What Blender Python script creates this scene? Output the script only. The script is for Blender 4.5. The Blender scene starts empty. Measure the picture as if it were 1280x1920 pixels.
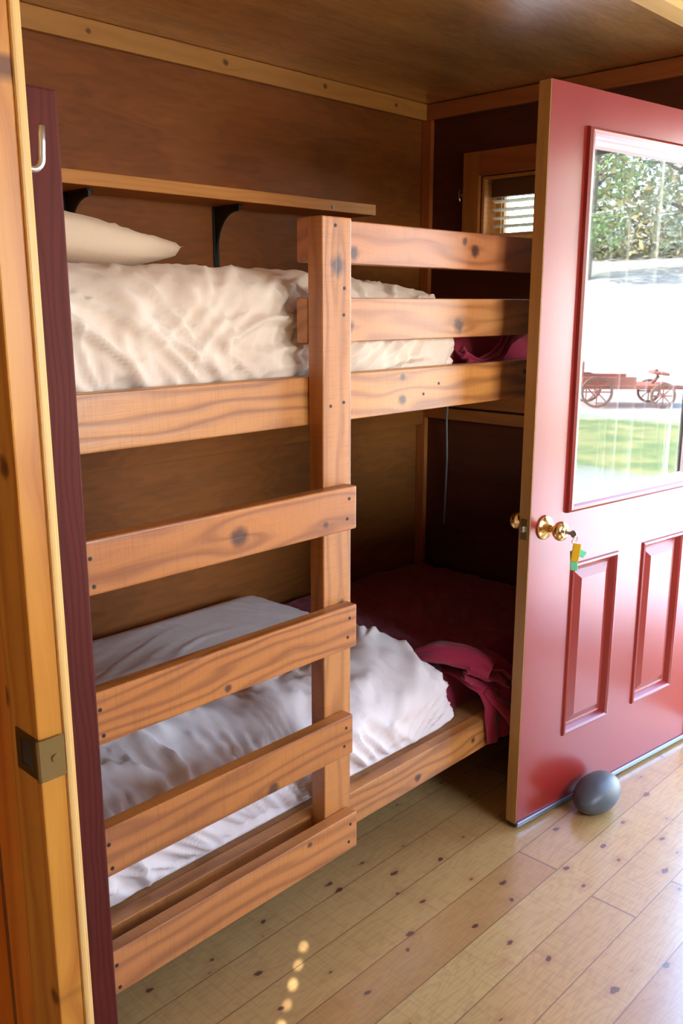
import bpy, bmesh, math, random
from mathutils import Vector, Matrix, noise
random.seed(7)
sc = bpy.context.scene
COL = sc.collection

# ------------------------------------------------------------------ camera, world, sun, exposure
# the camera stands at (0, 0, 1.495); x runs along the bunks, y towards their back wall, floor at z = 0
H = 1.495
PITCH, YAW = math.radians(12.994), math.radians(43.811)
cam = bpy.data.cameras.new('camera'); camo = bpy.data.objects.new('camera', cam); COL.objects.link(camo)
cam.sensor_fit = 'VERTICAL'; cam.sensor_height = 36.0; cam.lens = 1678.17 / 1920 * 36.0
cam.clip_start = 0.02; cam.clip_end = 500
camo.location = (0, 0, H)
camo.rotation_euler = (math.pi / 2 - PITCH, 0, YAW - math.pi / 2)
sc.camera = camo
sc.view_settings.view_transform = 'Standard'; sc.view_settings.look = 'None'
sc.view_settings.gamma = 1.0; sc.view_settings.use_curve_mapping = False
sc.view_settings.exposure = -0.62
sc.cycles.use_denoising = True
sc.cycles.max_bounces = 10; sc.cycles.diffuse_bounces = 5; sc.cycles.glossy_bounces = 4; sc.cycles.transparent_max_bounces = 12
sc.cycles.sample_clamp_indirect = 8.0
sc.cycles.caustics_reflective = False; sc.cycles.caustics_refractive = False

SUN_AZ, SUN_EL = math.radians(35.0), math.radians(36.5)          # direction the sunlight travels towards, elevation
world = bpy.data.worlds.new('sky'); sc.world = world; world.use_nodes = True
wn = world.node_tree.nodes; wl = world.node_tree.links; wn.clear()
sky = wn.new('ShaderNodeTexSky'); sky.sky_type = 'NISHITA'; sky.sun_disc = False
sky.sun_elevation = SUN_EL; sky.sun_rotation = 0.96 + math.pi; sky.dust_density = 2.0
wbg = wn.new('ShaderNodeBackground'); wbg.inputs['Strength'].default_value = 5.6
wo = wn.new('ShaderNodeOutputWorld')
wl.new(sky.outputs[0], wbg.inputs[0]); wl.new(wbg.outputs[0], wo.inputs[0])

def add_light(name, kind, loc, rot=None, direction=None, **kw):
    l = bpy.data.lights.new(name, kind); o = bpy.data.objects.new(name, l); COL.objects.link(o); o.location = loc
    if direction is not None:
        o.rotation_euler = Vector(direction).to_track_quat('-Z', 'Y').to_euler()
    elif rot: o.rotation_euler = rot
    for k, v in kw.items(): setattr(l, k, v)
    return o
sun = add_light('sun', 'SUN', (-6, -4, 8), direction=(math.cos(SUN_AZ) * math.cos(SUN_EL), math.sin(SUN_AZ) * math.cos(SUN_EL), -math.sin(SUN_EL)),
                energy=80.0, angle=math.radians(0.36), color=(1.0, 0.95, 0.89))
# daylight through the wide opening on the camera's side of the room
add_light('daylight_side_window', 'AREA', (1.9, -1.56, 1.62), direction=(-0.08, 1, -0.16), shape='RECTANGLE', size=1.4, size_y=0.95,
          energy=34, color=(0.99, 0.97, 0.94))
# daylight through the open doorway (the opening's own sky light)
pl = add_light('daylight_doorway', 'AREA', (3.12, 0.64, 1.03), direction=(-1, 0, 0), shape='RECTANGLE', size=0.86, size_y=2.0, energy=1.0)
pl.data.cycles.is_portal = True

# ------------------------------------------------------------------ materials
def srgb(r, g, b):
    f = lambda c: (c / 255 / 12.92) if c / 255 <= 0.04045 else ((c / 255 + 0.055) / 1.055) ** 2.4
    return (f(r), f(g), f(b), 1)

class NT:
    """small node-tree writer"""
    def __init__(s, name):
        s.m = bpy.data.materials.new(name); s.m.use_nodes = True
        s.n = s.m.node_tree.nodes; s.l = s.m.node_tree.links; s.n.clear()
        s.out = s.n.new('ShaderNodeOutputMaterial')
    def add(s, t, **kw):
        x = s.n.new(t)
        for k, v in kw.items(): setattr(x, k, v)
        return x
    def put(s, sock, v):
        if isinstance(v, bpy.types.NodeSocket): s.l.new(v, sock)
        else: sock.default_value = v
    def math(s, op, a, b=0.0, c=None, clamp=False):
        x = s.add('ShaderNodeMath', operation=op); x.use_clamp = clamp
        s.put(x.inputs[0], a); s.put(x.inputs[1], b)
        if c is not None: s.put(x.inputs[2], c)
        return x.outputs[0]
    def mix(s, f, a, b, blend='MIX'):
        x = s.add('ShaderNodeMix', data_type='RGBA', blend_type=blend)
        s.put(x.inputs[0], f); s.put(x.inputs[6], a); s.put(x.inputs[7], b)
        return x.outputs[2]
    def ramp(s, f, lo, hi):
        x = s.add('ShaderNodeMapRange'); x.clamp = True
        s.put(x.inputs[0], f); x.inputs[1].default_value = lo; x.inputs[2].default_value = hi
        return x.outputs[0]
    def noise(s, vec, scale=5, detail=2, rough=0.5, dim='3D'):
        x = s.add('ShaderNodeTexNoise', noise_dimensions=dim)
        s.put(x.inputs['Vector'], vec); x.inputs['Scale'].default_value = scale
        x.inputs['Detail'].default_value = detail; x.inputs['Roughness'].default_value = rough
        return x.outputs[0]
    def comb(s, x, y, z):
        c = s.add('ShaderNodeCombineXYZ')
        for i, v in enumerate((x, y, z)): s.put(c.inputs[i], v)
        return c.outputs[0]
    def bsdf(s, color, rough=0.5, bump=None, bstr=0.3, bdist=0.002, **kw):
        b = s.add('ShaderNodeBsdfPrincipled'); s.put(b.inputs['Base Color'], color); s.put(b.inputs['Roughness'], rough)
        for k, v in kw.items(): s.put(b.inputs[k.replace('_', ' ')], v)
        if bump is not None:
            bn = s.add('ShaderNodeBump'); bn.inputs['Strength'].default_value = bstr; bn.inputs['Distance'].default_value = bdist
            s.l.new(bump, bn.inputs['Height']); s.l.new(bn.outputs[0], b.inputs['Normal'])
        s.l.new(b.outputs[0], s.out.inputs[0]); return b

def plain(name, color, rough=0.5, **kw):
    t = NT(name); t.bsdf(color, rough, **kw); return t.m

def wood(name, base, dark, L='x', W='z', knots=(), ring=70.0, contrast=0.5, rough=0.5, stretch=1.2, saw=0.0, bump=0.25, seed=0.0, blot=0.35, spec=0.35, knotc=None):
    """boards: L is the grain axis in object space, W the axis across the face; knots = (L, W, radius)"""
    t = NT(name); tc = t.add('ShaderNodeTexCoord'); sp = t.add('ShaderNodeSeparateXYZ'); t.l.new(tc.outputs['Object'], sp.inputs[0])
    ax = {'x': sp.outputs[0], 'y': sp.outputs[1], 'z': sp.outputs[2]}
    l, w = ax[L], ax[W]; o = [a for a in 'xyz' if a not in (L, W)][0]; th = ax[o]
    lv = t.math('MULTIPLY', l, stretch)
    vec = t.comb(lv, t.math('MULTIPLY', w, 6.0), t.math('ADD', t.math('MULTIPLY', th, 4.0), seed))
    warp = t.noise(vec, 1.6, 2, 0.5)
    v = t.math('ADD', w, t.math('MULTIPLY', t.math('SUBTRACT', warp, 0.5), 0.10))
    v = t.math('ADD', v, t.math('MULTIPLY', th, 0.6))
    kmask = None
    for (kl, kw_, kr) in knots:
        dl = t.math('SUBTRACT', l, kl); dw = t.math('SUBTRACT', w, kw_)
        far = t.math('ADD', t.math('POWER', t.math('DIVIDE', dl, kr * 3.6), 2.0), t.math('POWER', t.math('DIVIDE', dw, kr * 2.0), 2.0))
        push = t.math('POWER', 2.718, t.math('MULTIPLY', far, -1.0))
        sgn = t.math('DIVIDE', dw, t.math('ADD', t.math('ABSOLUTE', dw), kr * 0.4))
        v = t.math('SUBTRACT', v, t.math('MULTIPLY', t.math('MULTIPLY', push, sgn), kr * 1.5))
        wob = t.math('MULTIPLY', t.math('SUBTRACT', t.noise(t.comb(l, w, seed + kl), 60, 1), 0.5), 0.7)
        near = t.math('ADD', t.math('SQRT', t.math('ADD', t.math('POWER', t.math('DIVIDE', dl, kr * 1.15), 2.0), t.math('POWER', t.math('DIVIDE', dw, kr), 2.0))), wob)
        k = t.math('SUBTRACT', 1.0, t.ramp(near, 0.55, 1.25))
        kmask = k if kmask is None else t.math('MAXIMUM', kmask, k)
    rings = t.math('SINE', t.math('ADD', t.math('MULTIPLY', v, ring * 6.28), t.math('MULTIPLY', warp, 6.0)))
    rings = t.math('MULTIPLY', t.math('ADD', rings, 1.0), 0.5)
    rings = t.math('POWER', rings, 2.2)
    fine = t.noise(t.comb(t.math('MULTIPLY', l, 6.0), t.math('MULTIPLY', v, 420.0), seed), 1.0, 2, 0.6)
    g = t.math('ADD', t.math('MULTIPLY', rings, 0.62), t.math('MULTIPLY', fine, 0.5))
    g = t.math('MULTIPLY', g, contrast)
    bl = t.noise(t.comb(t.math('MULTIPLY', l, 1.7), t.math('MULTIPLY', w, 7.0), seed + 9), 1.5, 3, 0.6)
    g = t.math('ADD', g, t.math('MULTIPLY', t.math('SUBTRACT', bl, 0.45), blot * 1.6), clamp=True)
    col = t.mix(g, base, dark)
    if saw:
        sw = t.noise(t.comb(t.math('MULTIPLY', l, 240.0), t.math('MULTIPLY', w, 14.0), seed + 3), 1.0, 1)
        col = t.mix(t.math('MULTIPLY', t.ramp(sw, 0.5, 0.75), saw), col, dark)
    if kmask is not None:
        col = t.mix(t.math('MULTIPLY', kmask, 0.9), col, knotc or tuple(c * 0.30 for c in dark[:3]) + (1,))
    h = t.math('SUBTRACT', 1.0, g)
    t.bsdf(col, rough, bump=h, bstr=bump, bdist=0.0015, Specular_IOR_Level=spec)
    return t.m

def plywood(name, a, b, L='x', W='z', rough=0.6, seed=0.0, seams=None, sc_=1.0, spec=0.3, coat=0.0, coat_r=0.2):
    """broad cathedral-figured sheet with soft stains"""
    t = NT(name); tc = t.add('ShaderNodeTexCoord'); sp = t.add('ShaderNodeSeparateXYZ'); t.l.new(tc.outputs['Object'], sp.inputs[0])
    ax = {'x': sp.outputs[0], 'y': sp.outputs[1], 'z': sp.outputs[2]}
    l, w = ax[L], ax[W]
    n1 = t.noise(t.comb(t.math('MULTIPLY', l, 0.9 * sc_), t.math('MULTIPLY', w, 3.6 * sc_), seed), 1.5, 4, 0.55)
    n2 = t.noise(t.comb(t.math('MULTIPLY', l, 3.0), t.math('MULTIPLY', w, 40.0), seed + 4), 1.4, 3, 0.6)
    rg = t.math('SINE', t.math('MULTIPLY', n1, 75.0))
    g = t.math('ADD', t.math('MULTIPLY', t.ramp(n1, 0.3, 0.72), 0.6), t.math('ADD', t.math('MULTIPLY', rg, 0.09), t.math('MULTIPLY', t.math('SUBTRACT', n2, 0.4), 0.5)), clamp=True)
    col = t.mix(g, a, b)
    if seams:
        for s in seams:
            d = t.math('ABSOLUTE', t.math('SUBTRACT', w if s[0] == 'w' else l, s[1]))
            col = t.mix(t.math('SUBTRACT', 1.0, t.ramp(d, 0.001, 0.003)), col, tuple(c * 0.2 for c in b[:3]) + (1,))
    t.bsdf(col, rough, bump=g, bstr=0.12 if not coat else 0.05, Specular_IOR_Level=spec, Coat_Weight=coat, Coat_Roughness=coat_r, Coat_IOR=1.8)
    return t.m

PINE, PINE_D = srgb(206, 150, 92), srgb(152, 88, 42)
BUNK, BUNK_D = srgb(188, 124, 62), srgb(118, 64, 30)
M = {}
M['ply_back'] = plywood('back_wall_plywood', srgb(148, 86, 34), srgb(92, 50, 18), 'x', 'z', seed=1.0)
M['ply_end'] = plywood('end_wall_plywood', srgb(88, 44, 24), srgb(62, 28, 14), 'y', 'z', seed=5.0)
M['ply_ceiling'] = plywood('ceiling_plywood', srgb(226, 176, 104), srgb(140, 90, 46), 'x', 'y', seed=8.0, rough=0.34, sc_=1.6, spec=0.6, coat=1.0, coat_r=0.21)
M['ply_room'] = plywood('room_plywood', srgb(150, 104, 62), srgb(112, 72, 38), 'z', 'x', seed=11.0)
M['pale_ceiling'] = plain('pale_painted_board', srgb(226, 208, 196), 0.7)
M['batten'] = wood('batten_pine', srgb(196, 142, 72), srgb(160, 104, 46), 'x', 'z', knots=((0.62, 0.005, 0.009), (0.18, 0.004, 0.010), (-0.3, 0.0, 0.008), (1.0, 0, 0.008), (-0.62, 0.01, 0.008)), ring=24, contrast=0.4, seed=2)
M['batten_y'] = wood('batten_pine_across', srgb(170, 100, 52), srgb(130, 70, 34), 'y', 'z', ring=24, contrast=0.4, seed=3)
M['batten_z'] = wood('batten_pine_upright', srgb(180, 104, 52), srgb(140, 74, 34), 'z', 'y', ring=30, contrast=0.4, seed=4)
M['lit_batten'] = wood('ceiling_batten_pine', srgb(244, 206, 130), srgb(226, 176, 96), 'x', 'y', ring=24, contrast=0.3, seed=6)  # strong light on this batten is put into its paler pine colour
M['shelf'] = wood('shelf_pine', srgb(206, 142, 70), srgb(168, 104, 44), 'x', 'z', ring=40, contrast=0.4, seed=7)
M['post_side'] = plain('stained_edge', srgb(150, 74, 34), 0.55)
M['dark_board'] = wood('dark_red_board', srgb(88, 33, 25), srgb(56, 20, 15), 'z', 'x', knots=((0.42, -0.02, 0.012), (1.17, 0.055, 0.013)), ring=60, contrast=0.5, rough=0.6, bump=0.4, seed=12, blot=0.5, spec=0.15)
M['trim_z'] = wood('pine_window_trim_upright', srgb(170, 108, 54), srgb(140, 82, 36), 'z', 'y', ring=30, contrast=0.4, seed=14)
M['jamb'] = wood('orange_pine_jamb', srgb(222, 142, 50), srgb(176, 84, 22), 'z', 'y', knots=((0.20, 0.03, 0.018), (1.42, 0.03, 0.012), (0.72, 0.03, 0.012)), ring=26, contrast=0.75, stretch=0.5, rough=0.4, seed=15, blot=0.5)
M['jamb_face'] = wood('honey_pine_jamb_face', srgb(214, 150, 58), srgb(168, 92, 26), 'z', 'y', knots=((0.168, -0.012, 0.013), (-0.157, 0.044, 0.014), (0.63, -0.04, 0.012), (-0.60, -0.03, 0.012)), ring=34, contrast=0.7, stretch=0.4, rough=0.4, seed=17, blot=0.45)
M['jamb_edge'] = wood('pale_pine_bead', srgb(232, 190, 118), srgb(208, 154, 80), 'z', 'x', ring=60, contrast=0.3, stretch=0.5, rough=0.4, seed=18)
M['brass'] = plain('polished_brass', srgb(232, 204, 140), 0.14, Metallic=1.0)
M['old_brass'] = plain('tarnished_brass', srgb(146, 124, 78), 0.38, Metallic=1.0)
M['silver'] = plain('brushed_steel', srgb(208, 204, 198), 0.3, Metallic=1.0)
M['black_iron'] = plain('black_iron', srgb(24, 30, 26), 0.45, Metallic=0.3)
M['screw'] = plain('dark_screw_head', srgb(40, 26, 22), 0.5)
M['grey_cord'] = plain('grey_cord', srgb(120, 118, 126), 0.6)
M['sweep'] = plain('aluminium_door_sweep', srgb(150, 165, 182), 0.35, Metallic=0.9)
M['rubber'] = plain('black_rubber', srgb(20, 22, 28), 0.6)
M['door_edge'] = wood('bare_door_edge', srgb(168, 130, 76), srgb(140, 100, 52), 'z', 'y', ring=40, contrast=0.35, stretch=0.6, seed=20)
M['bead'] = plain('sheen_glazing_bead', srgb(226, 208, 212), 0.35)  # pale colour stands in for daylight reflected by glossy red paint
M['key_yellow'] = plain('yellow_plastic_tag', srgb(206, 160, 20), 0.35)
M['key_green'] = plain('green_plastic_tag', srgb(110, 200, 150), 0.3)
M['blind'] = plain('pale_blind_slat', srgb(246, 238, 212), 0.5, Transmission_Weight=0.0)
M['valance'] = plain('brown_valance', srgb(96, 64, 34), 0.7)

def paint_red():
    t = NT('glossy_dark_red_paint'); tc = t.add('ShaderNodeTexCoord')
    n = t.noise(tc.outputs['Object'], 3.0, 3, 0.6)
    sp = t.add('ShaderNodeSeparateXYZ'); t.l.new(tc.outputs['Object'], sp.inputs[0])
    fine = t.noise(t.comb(t.math('MULTIPLY', sp.outputs[0], 90), 0.0, t.math('MULTIPLY', sp.outputs[2], 5)), 1.0, 2, 0.5)
    col = t.mix(n, srgb(124, 28, 24), srgb(138, 36, 28))
    t.bsdf(col, t.math('ADD', 0.27, t.math('MULTIPLY', n, 0.10)), bump=t.math('ADD', fine, t.math('MULTIPLY', n, 0.6)), bstr=0.05, Specular_IOR_Level=0.65, Coat_Weight=0.25, Coat_Roughness=0.16)
    return t.m
M['red'] = paint_red()

def sheet_mat(name, a, b, rough=0.85):
    t = NT(name); tc = t.add('ShaderNodeTexCoord')
    n = t.noise(tc.outputs['Object'], 9.0, 4, 0.6); f = t.noise(tc.outputs['Object'], 900.0, 1)
    w = t.noise(tc.outputs['Object'], 34.0, 4, 0.55)
    h = t.math('ADD', t.math('MULTIPLY', w, 1.0), t.math('MULTIPLY', f, 0.05))
    t.bsdf(t.mix(n, a, b), rough, bump=h, bstr=0.25, bdist=0.005, Sheen_Weight=0.15)
    return t.m
M['sheet'] = sheet_mat('white_cotton_sheet', srgb(236, 226, 220), srgb(220, 208, 202))
M['warm_lit_sheet'] = sheet_mat('warm_lit_cotton_sheet', srgb(236, 220, 202), srgb(222, 202, 180))  # white sheet with warm bounce light from the wood put into its colour
M['pillow'] = sheet_mat('cream_pillowcase', srgb(236, 214, 188), srgb(226, 202, 174))
M['blanket'] = sheet_mat('crimson_wool_blanket', srgb(150, 20, 56), srgb(122, 12, 42), 0.9)

def floor_mat():
    t = NT('varnished_pine_planks'); tc = t.add('ShaderNodeTexCoord'); sp = t.add('ShaderNodeSeparateXYZ'); t.l.new(tc.outputs['Object'], sp.inputs[0])
    x, y = sp.outputs[0], sp.outputs[1]; PW = 0.122
    yy = t.math('DIVIDE', t.math('SUBTRACT', y, 0.945), PW); idx = t.math('FLOOR', yy); fy = t.math('SUBTRACT', yy, idx)
    wnz = t.add('ShaderNodeTexWhiteNoise', noise_dimensions='1D'); t.l.new(idx, wnz.inputs['W'])
    xx = t.math('ADD', t.math('DIVIDE', x, 2.3), t.math('MULTIPLY', wnz.outputs[0], 1.0)); jx = t.math('FLOOR', xx); fx = t.math('SUBTRACT', xx, jx)
    w2 = t.add('ShaderNodeTexWhiteNoise', noise_dimensions='2D'); t.l.new(t.comb(idx, jx, 0.0), w2.inputs['Vector'])
    r = w2.outputs[0]
    vx = t.math('ADD', x, t.math('MULTIPLY', r, 17.0))
    warp = t.noise(t.comb(t.math('MULTIPLY', vx, 1.2), t.math('MULTIPLY', y, 9.0), t.math('MULTIPLY', r, 9.0)), 1.8, 3, 0.55)
    rings = t.math('POWER', t.math('MULTIPLY', t.math('ADD', t.math('SINE', t.math('MULTIPLY', warp, 95.0)), 1.0), 0.5), 2.0)
    saw = t.noise(t.comb(t.math('MULTIPLY', vx, 130.0), t.math('MULTIPLY', y, 8.0), r), 1.0, 1)
    col = t.mix(r, srgb(204, 174, 114), srgb(182, 142, 88))
    col = t.mix(t.math('MULTIPLY', rings, 0.22), col, srgb(140, 92, 54))
    col = t.mix(t.math('MULTIPLY', t.ramp(saw, 0.5, 0.8), 0.25), col, srgb(140, 100, 64))
    vo = t.add('ShaderNodeTexVoronoi', voronoi_dimensions='2D'); vo.inputs['Scale'].default_value = 1.0
    t.l.new(t.comb(t.math('MULTIPLY', x, 6.0), t.math('MULTIPLY', y, 11.0), 0.0), vo.inputs['Vector'])
    nz = t.noise(t.comb(x, y, 0.0), 70, 2)
    kd = t.math('ADD', vo.outputs['Distance'], t.math('MULTIPLY', t.math('SUBTRACT', nz, 0.5), 0.16))
    sp2 = t.add('ShaderNodeSeparateColor'); t.l.new(vo.outputs['Color'], sp2.inputs[0])
    ksize = t.math('MULTIPLY', t.ramp(sp2.outputs[0], 0.35, 1.0), 0.115)
    k = t.math('SUBTRACT', 1.0, t.math('DIVIDE', t.math('SUBTRACT', kd, t.math('MULTIPLY', ksize, 0.6)), 0.035), clamp=True)
    k = t.math('MULTIPLY', k, t.math('GREATER_THAN', sp2.outputs[0], 0.38))
    halo = t.math('MULTIPLY', t.math('SUBTRACT', 1.0, t.ramp(kd, 0.03, 0.26)), t.math('GREATER_THAN', sp2.outputs[0], 0.38))
    col = t.mix(t.math('MULTIPLY', halo, 0.28), col, srgb(156, 96, 60))
    col = t.mix(t.math('MULTIPLY', k, 0.85), col, srgb(62, 34, 34))
    seam = t.math('MINIMUM', fy, t.math('SUBTRACT', 1.0, fy)); s1 = t.math('SUBTRACT', 1.0, t.ramp(seam, 0.004, 0.018))
    jm = t.math('MINIMUM', fx, t.math('SUBTRACT', 1.0, fx)); s2 = t.math('SUBTRACT', 1.0, t.ramp(jm, 0.0004, 0.0018))
    s = t.math('MAXIMUM', s1, s2)
    col = t.mix(t.math('MULTIPLY', s, 0.75), col, srgb(96, 58, 36))
    h = t.math('SUBTRACT', t.math('ADD', t.math('MULTIPLY', warp, 0.5), t.math('MULTIPLY', saw, 0.25)), t.math('ADD', s, t.math('MULTIPLY', k, 0.4)))
    ro = t.math('ADD', 0.27, t.math('MULTIPLY', t.noise(t.comb(x, y, 3.0), 5, 3), 0.16))
    t.bsdf(col, ro, bump=h, bstr=0.16, bdist=0.0012, Specular_IOR_Level=0.7, Coat_Weight=1.0, Coat_Roughness=0.22, Coat_IOR=1.85)
    return t.m
M['floor'] = floor_mat()

def glass_mat(name, ior, tint=(0.93, 0.96, 0.95, 1), streak=False):
    t = NT(name); tr = t.add('ShaderNodeBsdfTransparent'); tr.inputs[0].default_value = tint
    gl = t.add('ShaderNodeBsdfGlossy'); gl.inputs['Roughness'].default_value = 0.012 if streak else 0.0
    fr = t.add('ShaderNodeFresnel'); fr.inputs[0].default_value = ior
    mx = t.add('ShaderNodeMixShader'); t.l.new(fr.outputs[0], mx.inputs[0]); t.l.new(tr.outputs[0], mx.inputs[1]); t.l.new(gl.outputs[0], mx.inputs[2])
    last = mx.outputs[0]
    if streak:      # faint whitish upright streaks on the pane
        tc = t.add('ShaderNodeTexCoord'); sp = t.add('ShaderNodeSeparateXYZ'); t.l.new(tc.outputs['Object'], sp.inputs[0])
        n = t.noise(t.comb(t.math('MULTIPLY', sp.outputs[0], 28.0), 0.0, t.math('MULTIPLY', sp.outputs[2], 0.7)), 1.0, 2, 0.5)
        n2 = t.noise(tc.outputs['Object'], 14.0, 3)
        f = t.math('MULTIPLY', t.math('POWER', t.ramp(n, 0.52, 0.75), 2.0), t.math('ADD', 0.18, t.math('MULTIPLY', n2, 0.36)))
        df = t.add('ShaderNodeBsdfDiffuse'); df.inputs[0].default_value = (0.8, 0.85, 0.8, 1)
        m2 = t.add('ShaderNodeMixShader'); t.l.new(f, m2.inputs[0]); t.l.new(last, m2.inputs[1]); t.l.new(df.outputs[0], m2.inputs[2]); last = m2.outputs[0]
    t.l.new(last, t.out.inputs[0]); return t.m
M['door_glass'] = glass_mat('double_glazed_door_pane', 2.1, streak=True)
M['window_glass'] = glass_mat('window_pane', 1.45, (0.97, 0.98, 0.97, 1))

# ------------------------------------------------------------------ mesh helpers
def obj(name, bm, mat, parent=None, loc=(0, 0, 0), rot=None, smooth=False, mats=None):
    me = bpy.data.meshes.new(name); bm.normal_update(); bm.to_mesh(me); bm.free()
    for m in (mats or [mat]): me.materials.append(m)
    if smooth:
        for p in me.polygons: p.use_smooth = True
    o = bpy.data.objects.new(name, me); COL.objects.link(o); o.location = loc
    if rot: o.rotation_euler = rot
    if parent: o.parent = parent
    return o
def thing(name, label, cat, loc=(0, 0, 0), rotz=0.0, group=None):
    o = bpy.data.objects.new(name, None); COL.objects.link(o); o.location = loc; o.rotation_euler = (0, 0, rotz); o.empty_display_size = 0.05
    o['label'] = label; o['category'] = cat
    if group: o['group'] = group
    return o
def tag(o, label, cat, group=None):
    o['label'] = label; o['category'] = cat
    if group: o['group'] = group
    return o
def struct(o): o['kind'] = 'structure'; return o
def boxbm(sx, sy, sz, bev=0.003, seg=2, bm=None, c=(0, 0, 0)):
    own = bm is None
    if own: bm = bmesh.new()
    r = bmesh.ops.create_cube(bm, size=1.0); vs = r['verts']
    for v in vs: v.co = Vector((v.co.x * sx + c[0], v.co.y * sy + c[1], v.co.z * sz + c[2]))
    if bev:
        es = list({e for v in vs for e in v.link_edges})
        bmesh.ops.bevel(bm, geom=es, offset=bev, segments=seg, profile=0.6, affect='EDGES')
    return bm
def box(name, x0, x1, y0, y1, z0, z1, mat, parent=None, bev=0.003, seg=2):
    """world-aligned box, origin at its centre (parent offsets removed)"""
    c = Vector(((x0 + x1) / 2, (y0 + y1) / 2, (z0 + z1) / 2))
    o = obj(name, boxbm(x1 - x0, y1 - y0, z1 - z0, bev, seg), mat)
    o.location = c
    if parent:
        o.parent = parent; o.location = parent.matrix_world.inverted() @ c if parent.type != 'EMPTY' else Matrix.LocRotScale(parent.location, parent.rotation_euler, None).inverted() @ c
    return o
def cyl(bm, p0, p1, r0, r1=None, n=16, cap=True):
    r1 = r0 if r1 is None else r1; p0 = Vector(p0); p1 = Vector(p1); d = p1 - p0
    q = d.to_track_quat('Z', 'Y').to_matrix().to_4x4()
    bmesh.ops.create_cone(bm, cap_ends=cap, segments=n, radius1=r0, radius2=r1, depth=d.length, matrix=Matrix.Translation((p0 + p1) / 2) @ q)
    return bm
def tube(bm, pts, r, n=10, radii=None):
    pts = [Vector(p) for p in pts]; rings = []; up = Vector((0.13, 0.21, 0.97)).normalized()
    for i, p in enumerate(pts):
        t = (pts[min(i + 1, len(pts) - 1)] - pts[max(i - 1, 0)]).normalized()
        a = t.cross(up).normalized(); b = t.cross(a).normalized(); rr = radii[i] if radii else r
        rings.append([bm.verts.new(p + (a * math.cos(2 * math.pi * k / n) + b * math.sin(2 * math.pi * k / n)) * rr) for k in range(n)])
    for A, B in zip(rings, rings[1:]):
        for k in range(n): bm.faces.new((A[k], A[(k + 1) % n], B[(k + 1) % n], B[k]))
    bm.faces.new(rings[0][::-1]); bm.faces.new(rings[-1]); return bm
def lathe(bm, prof, n=28, axis=Matrix.Identity(4)):
    """prof = (radius, height) pairs about z, then moved by axis"""
    rings = [[bm.verts.new(axis @ Vector((max(r, 1e-4) * math.cos(2 * math.pi * k / n), max(r, 1e-4) * math.sin(2 * math.pi * k / n), h))) for k in range(n)] for r, h in prof]
    for A, B in zip(rings, rings[1:]):
        for k in range(n): bm.faces.new((A[k], A[(k + 1) % n], B[(k + 1) % n], B[k]))
    bm.faces.new(rings[0][::-1]); bm.faces.new(rings[-1]); return bm

XE, YB, ZC = 2.96, 2.38, H + 0.765                 # end wall, back wall, ceiling

# ------------------------------------------------------------------ the room
fl = struct(box('floor', -1.1, XE + 0.12, -1.75, YB + 0.12, -0.10, 0.0, M['floor'], bev=0)); 
# object space of the floor is world space so that the planks fall where the photo has them
for v in fl.data.vertices: v.co += fl.location
fl.location = (0, 0, 0)
struct(box('ceiling', -1.1, XE + 0.12, 1.19, YB + 0.12, ZC, ZC + 0.05, M['ply_ceiling'], bev=0))
struct(box('ceiling', -1.1, XE + 0.12, -1.75, 1.19, ZC + 0.002, ZC + 0.05, M['pale_ceiling'], bev=0))
struct(box('wall_back', -1.1, XE + 0.12, YB, YB + 0.1, 0, ZC + 0.05, M['ply_back'], bev=0))
def wall_with_holes(name, plane, t0, t1, lo, hi, z0, z1, holes, mat):
    """wall across 'plane' axis between t0 and t1, made of one grid mesh with openings (a0, a1, z0, z1)"""
    us = sorted({lo, hi, *[h[0] for h in holes], *[h[1] for h in holes]}); zs = sorted({z0, z1, *[h[2] for h in holes], *[h[3] for h in holes]})
    bm = bmesh.new()
    for a, b in zip(us, us[1:]):
        for c, d in zip(zs, zs[1:]):
            cu, cz = (a + b) / 2, (c + d) / 2
            if any(h[0] < cu < h[1] and h[2] < cz < h[3] for h in holes): continue
            if plane == 'x': boxbm(t1 - t0, b - a, d - c, 0, 1, bm, ((t0 + t1) / 2, cu, cz))
            else: boxbm(b - a, t1 - t0, d - c, 0, 1, bm, (cu, (t0 + t1) / 2, cz))
    return struct(obj(name, bm, mat))
WIN = (1.42, 2.10, H + 0.215, H + 0.475)            # small window in the end wall: y0, y1, z0, z1
DOOR = (0.20, 1.125, 0.0, 2.045)                   # open doorway in the end wall
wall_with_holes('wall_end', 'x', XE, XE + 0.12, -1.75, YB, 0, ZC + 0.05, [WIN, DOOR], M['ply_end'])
wall_with_holes('wall_side', 'y', -1.75, -1.63, -1.1, XE + 0.12, 0, ZC + 0.05, [(1.1, 2.75, 1.05, 2.12)], M['ply_room'])


# closed shutter added out of view; its pinholes shape sunlight into floor spots
WX = -1.0
sdir = Vector((math.cos(SUN_AZ), math.sin(SUN_AZ))); dist = (1.122 - WX) / sdir.x; hy = 1.206 - dist * sdir.y
hz = [math.tan(SUN_EL) * (dist + 0.062 * k) for k in range(5)]
wall_with_holes('wall_near', 'x', WX - 0.1, WX, -1.75, YB, 0, ZC + 0.05, [(hy - 0.2, hy + 0.2, hz[0] - 0.25, hz[0] + 0.24)], M['pale_ceiling'])
wall_with_holes('pinhole_shutter', 'x', WX - 0.052, WX - 0.05, hy - 0.2, hy + 0.2, hz[0] - 0.25, hz[0] + 0.24,
                [(hy - r_, hy + r_, z - r_, z + r_) for z, r_ in zip(hz, (0.0070, 0.0050, 0.0068, 0.0056, 0.0060))], M['ply_room'])

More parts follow.
